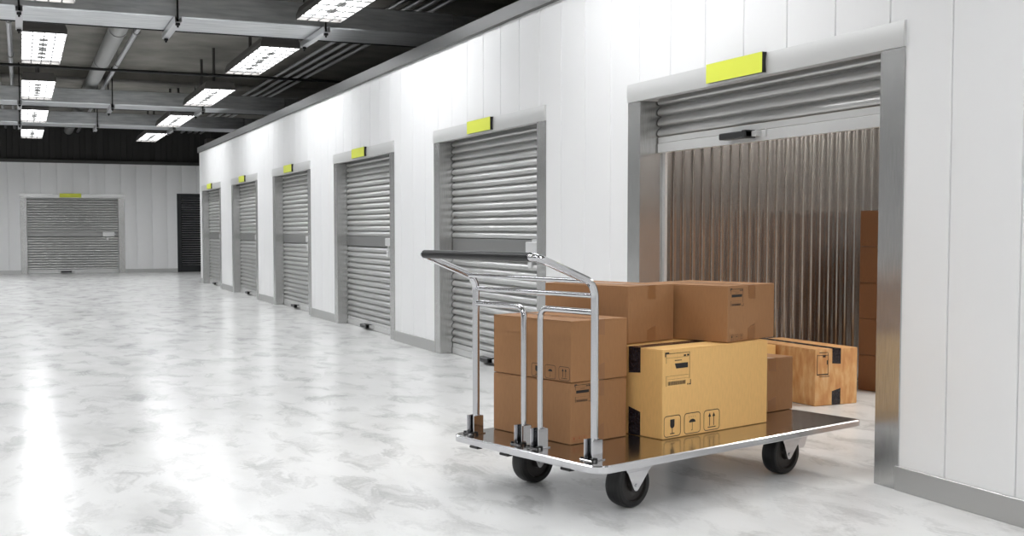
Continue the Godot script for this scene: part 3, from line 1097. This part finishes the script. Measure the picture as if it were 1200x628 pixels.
func symbols(c: Node3D, t: Transform3D, s: float, gap: float, m := "print_black") -> void:
	# wine glass, umbrella, two arrows: the three handling marks in rounded frames
	for k in 3:
		var st := mb()
		var x := k * (s + gap)
		round_frame(st, t, x, 0, s, s * 0.86, s * 0.16, s * 0.03)
		var cx := x + s * 0.5
		if k == 0:
			var cup := PackedVector2Array([Vector2(cx - s * 0.13, s * 0.7), Vector2(cx + s * 0.13, s * 0.7)])
			for i in 7:
				var a := -PI * i / 6.0
				cup.append(Vector2(cx + s * 0.13 * cos(a), s * 0.46 + s * 0.12 * sin(a)))
			poly2(st, t, cup)
			rect2(st, t, cx - s * 0.02, s * 0.14, cx + s * 0.02, s * 0.36)
			rect2(st, t, cx - s * 0.13, s * 0.11, cx + s * 0.13, s * 0.15)
		elif k == 1:
			var cap := PackedVector2Array()
			for i in 9:
				var a := PI * i / 8.0
				cap.append(Vector2(cx + s * 0.2 * cos(a), s * 0.46 + s * 0.14 * sin(a)))
			poly2(st, t, cap)
			rect2(st, t, cx - s * 0.012, s * 0.14, cx + s * 0.012, s * 0.48)
			rect2(st, t, cx - s * 0.07, s * 0.13, cx + s * 0.012, s * 0.155)
			for i in 4:
				rect2(st, t, cx - s * 0.2 + i * s * 0.12, s * 0.66, cx - s * 0.185 + i * s * 0.12, s * 0.73)
		else:
			for d in [-0.13, 0.13]:
				rect2(st, t, cx + (d - 0.022) * s, s * 0.2, cx + (d + 0.022) * s, s * 0.6)
				poly2(st, t, PackedVector2Array([Vector2(cx + (d - 0.09) * s, s * 0.57), Vector2(cx + (d + 0.09) * s, s * 0.57), Vector2(cx + d * s, s * 0.74)]))
			rect2(st, t, cx - s * 0.25, s * 0.12, cx + s * 0.25, s * 0.155)
		part(st, ["fragile_mark", "umbrella_mark", "arrows_mark"][k], m, c)

func address_label(c: Node3D, t: Transform3D, w: float, h: float, simple := false) -> void:
	var st := mb()
	var th := 0.0022
	rect2(st, t, 0, 0, th, h * 0.32)
	rect2(st, t, 0, h * 0.7, th, h)
	rect2(st, t, w - th, h * 0.18, w, h)
	rect2(st, t, 0, h - th, w, h)
	rect2(st, t, 0, h * 0.86, w * 0.95, h * 0.867)
	rect2(st, t, w * 0.03, h * 0.3, w * 0.95, h * 0.307)
	rect2(st, t, w * 0.06, h * 0.2, w * 0.95, h * 0.205)
	# corner marks
	rect2(st, t, -w * 0.05, h * 0.9, -w * 0.01, h * 1.04)
	rect2(st, t, -w * 0.05, h * 0.99, w * 0.12, h * 1.04)
	rect2(st, t, w * 0.98, -h * 0.02, w * 1.05, h * 0.02)
	rect2(st, t, w * 1.02, 0, w * 1.05, h * 0.14)
	rect2(st, t, w * 0.9, -h * 0.02, w * 0.94, h * 0.03)
	# black address block, slanted at its left
	poly2(st, t, PackedVector2Array([Vector2(w * (0.42 if not simple else 0.06), h * 0.52), Vector2(w * 0.92, h * 0.52), Vector2(w * 0.92, h * 0.68), Vector2(w * (0.36 if not simple else 0.06), h * 0.68)]))
	rect2(st, t, w * 0.74, h * 0.88, w * 0.84, h * 0.93)
	rect2(st, t, w * 0.88, h * 0.88, w * 0.97, h * 0.94)
	for i in 6:
		rect2(st, t, w * (0.36 + 0.05 * i), h * 0.755, w * (0.395 + 0.05 * i), h * 0.785)
	# bar code
	var x := 0.08
	var k := 0
	while x < 0.82:
		var bw: float = [0.016, 0.009, 0.022, 0.012, 0.009, 0.018][k % 6]
		rect2(st, t, w * x, h * 0.02, w * (x + bw), h * 0.14)
		x += bw + [0.009, 0.012, 0.008, 0.014][k % 4]
		k += 1
	part(st, "shipping_label", "print_black", c)

func face_z(size: Vector3, x: float, y: float) -> Transform3D:
	return Transform3D(Basis.IDENTITY, Vector3(x, y, size.z * 0.5 + 0.0007))

# the -x face seen from outside: right is +z
func face_nx(size: Vector3, z: float, y: float) -> Transform3D:
	return Transform3D(Basis(Vector3(0, 0, 1), Vector3(0, 1, 0), Vector3(-1, 0, 0)), Vector3(-size.x * 0.5 - 0.0007, y, z))

func build_boxes() -> void:
	var g := "cartons stacked on the trolley"
	var top := 0.2505
	var s := Vector3(0.347, 0.272, 0.541)
	var c := carton("cardboard_box", "lower brown carton by the trolley's handle, with printed address label", uv(3.54, 3.945, top), TURN, s, "card_brown", "tape_brown", g)
	address_label(c, face_z(s, -0.146, 0.185), 0.09, 0.078, true)
	symbols(c, face_z(s, -0.165, 0.012), 0.026, 0.006, "print_red")
	c = carton("cardboard_box", "upper brown carton by the trolley's handle, with three handling marks", uv(3.541, 3.944, top + 0.2735), TURN + 0.006, s, "card_brown_warm", "tape_brown", g)
	symbols(c, face_nx(s, 0.005, 0.007), 0.072, 0.02)
	var ys := Vector3(0.747, 0.407, 0.35)
	c = carton("cardboard_box", "large yellow carton with shipping label, handling marks and dark tape", uv(4.1405, 3.676, top), TURN, ys, "card_yellow", "tape_dark", g, true, 0.075, 0.115)
	address_label(c, face_z(ys, -0.352, 0.24), 0.158, 0.148)
	symbols(c, face_z(ys, -0.365, 0.0085), 0.113, 0.022)
	c = carton("cardboard_box", "plain yellow carton hidden behind the labelled yellow one", uv(4.14, 4.04, top), TURN, ys, "card_yellow", "tape_dark", g, true, 0.075, 0.115)
	var ytop := top + 0.4085
	c = carton("cardboard_box", "brown carton on the yellow cartons, lying behind the handle stack", uv(3.966, 4.052, ytop), TURN + 0.085, s, "card_brown", "tape_brown", g)
	var ts := Vector3(0.427, 0.27, 0.5)
	c = carton("cardboard_box", "brown carton jutting over the labelled yellow carton, with small label", uv(4.401, 3.786, ytop), TURN + 0.13, ts, "card_brown_warm", "tape_brown", g)
	address_label(c, face_z(ts, -0.188, 0.172), 0.108, 0.082, true)
	symbols(c, face_z(ts, -0.19, 0.01), 0.03, 0.012)
	var ss := Vector3(0.347, 0.28, 0.5)
	c = carton("cardboard_box", "small brown carton at the trolley's far end beside the yellow one", uv(4.788, 3.932, top), TURN, ss, "card_brown", "tape_brown", g)
	# worn carton and others on the floor of the unit
	var g2 := "cartons in the open unit"
	var ws := Vector3(0.37, 0.386, 0.8)
	c = carton("cardboard_box", "stained old carton with black tape standing on the unit floor", Vector3(5.07, 0.0005, -6.65), 0.045, ws, "card_worn", "tape_dark", g2, false, 0.075, 0.1)
	var st := mb()
	var t := face_z(ws, -0.17, 0.21)
	for r in [[0.0, 0.0, 0.006, 0.14], [0.0, 0.0, 0.1, 0.008], [0.0, 0.132, 0.1, 0.136], [0.05, 0.12, 0.075, 0.134], [0.094, 0.0, 0.098, 0.152], [0.02, 0.15, 0.09, 0.155], [0.085, 0.07, 0.093, 0.1], [0.02, -0.012, 0.11, -0.008]]:
		rect2(st, t, r[0], r[1], r[2], r[3])
	part(st, "shipping_label", "print_black", c)
	c = carton("cardboard_box", "yellow carton on the unit floor pressed against the stained old one", Vector3(4.6, 0.0005, -6.86), 0.0, Vector3(0.5, 0.386, 0.5), "card_yellow", "tape_brown", g2)
	var names := ["bottom", "second", "middle", "fourth", "top"]
	for i in 5:
		var bs := Vector3(0.5, 0.2655, 0.4)
		c = carton("cardboard_box", "plain brown carton, %s of the tall stack inside the unit" % names[i], Vector3(5.986, 0.0005 + 0.267 * i, -6.59), -PI / 2 + 0.21 + [0.0, 0.012, -0.01, 0.006, -0.006][i], Vector3(0.5, 0.2655, 0.42), "card_brown_shaded", "tape_brown", g2)
	# more stacks standing out of sight in the unit; the corrugated wall mirrors them
	var hid := [[4.75, -3.78, 0.02], [5.36, -3.77, -0.02], [5.97, -3.78, 0.015]]
	for q in hid:
		for i in 5:
			carton("cardboard_box", "brown carton stacked out of sight inside the unit", Vector3(q[0], 0.0005 + 0.267 * i, q[1]), q[2], Vector3(0.55, 0.2655, 0.45), "card_brown_warm", "tape_brown", "cartons stacked out of sight in the unit", true)
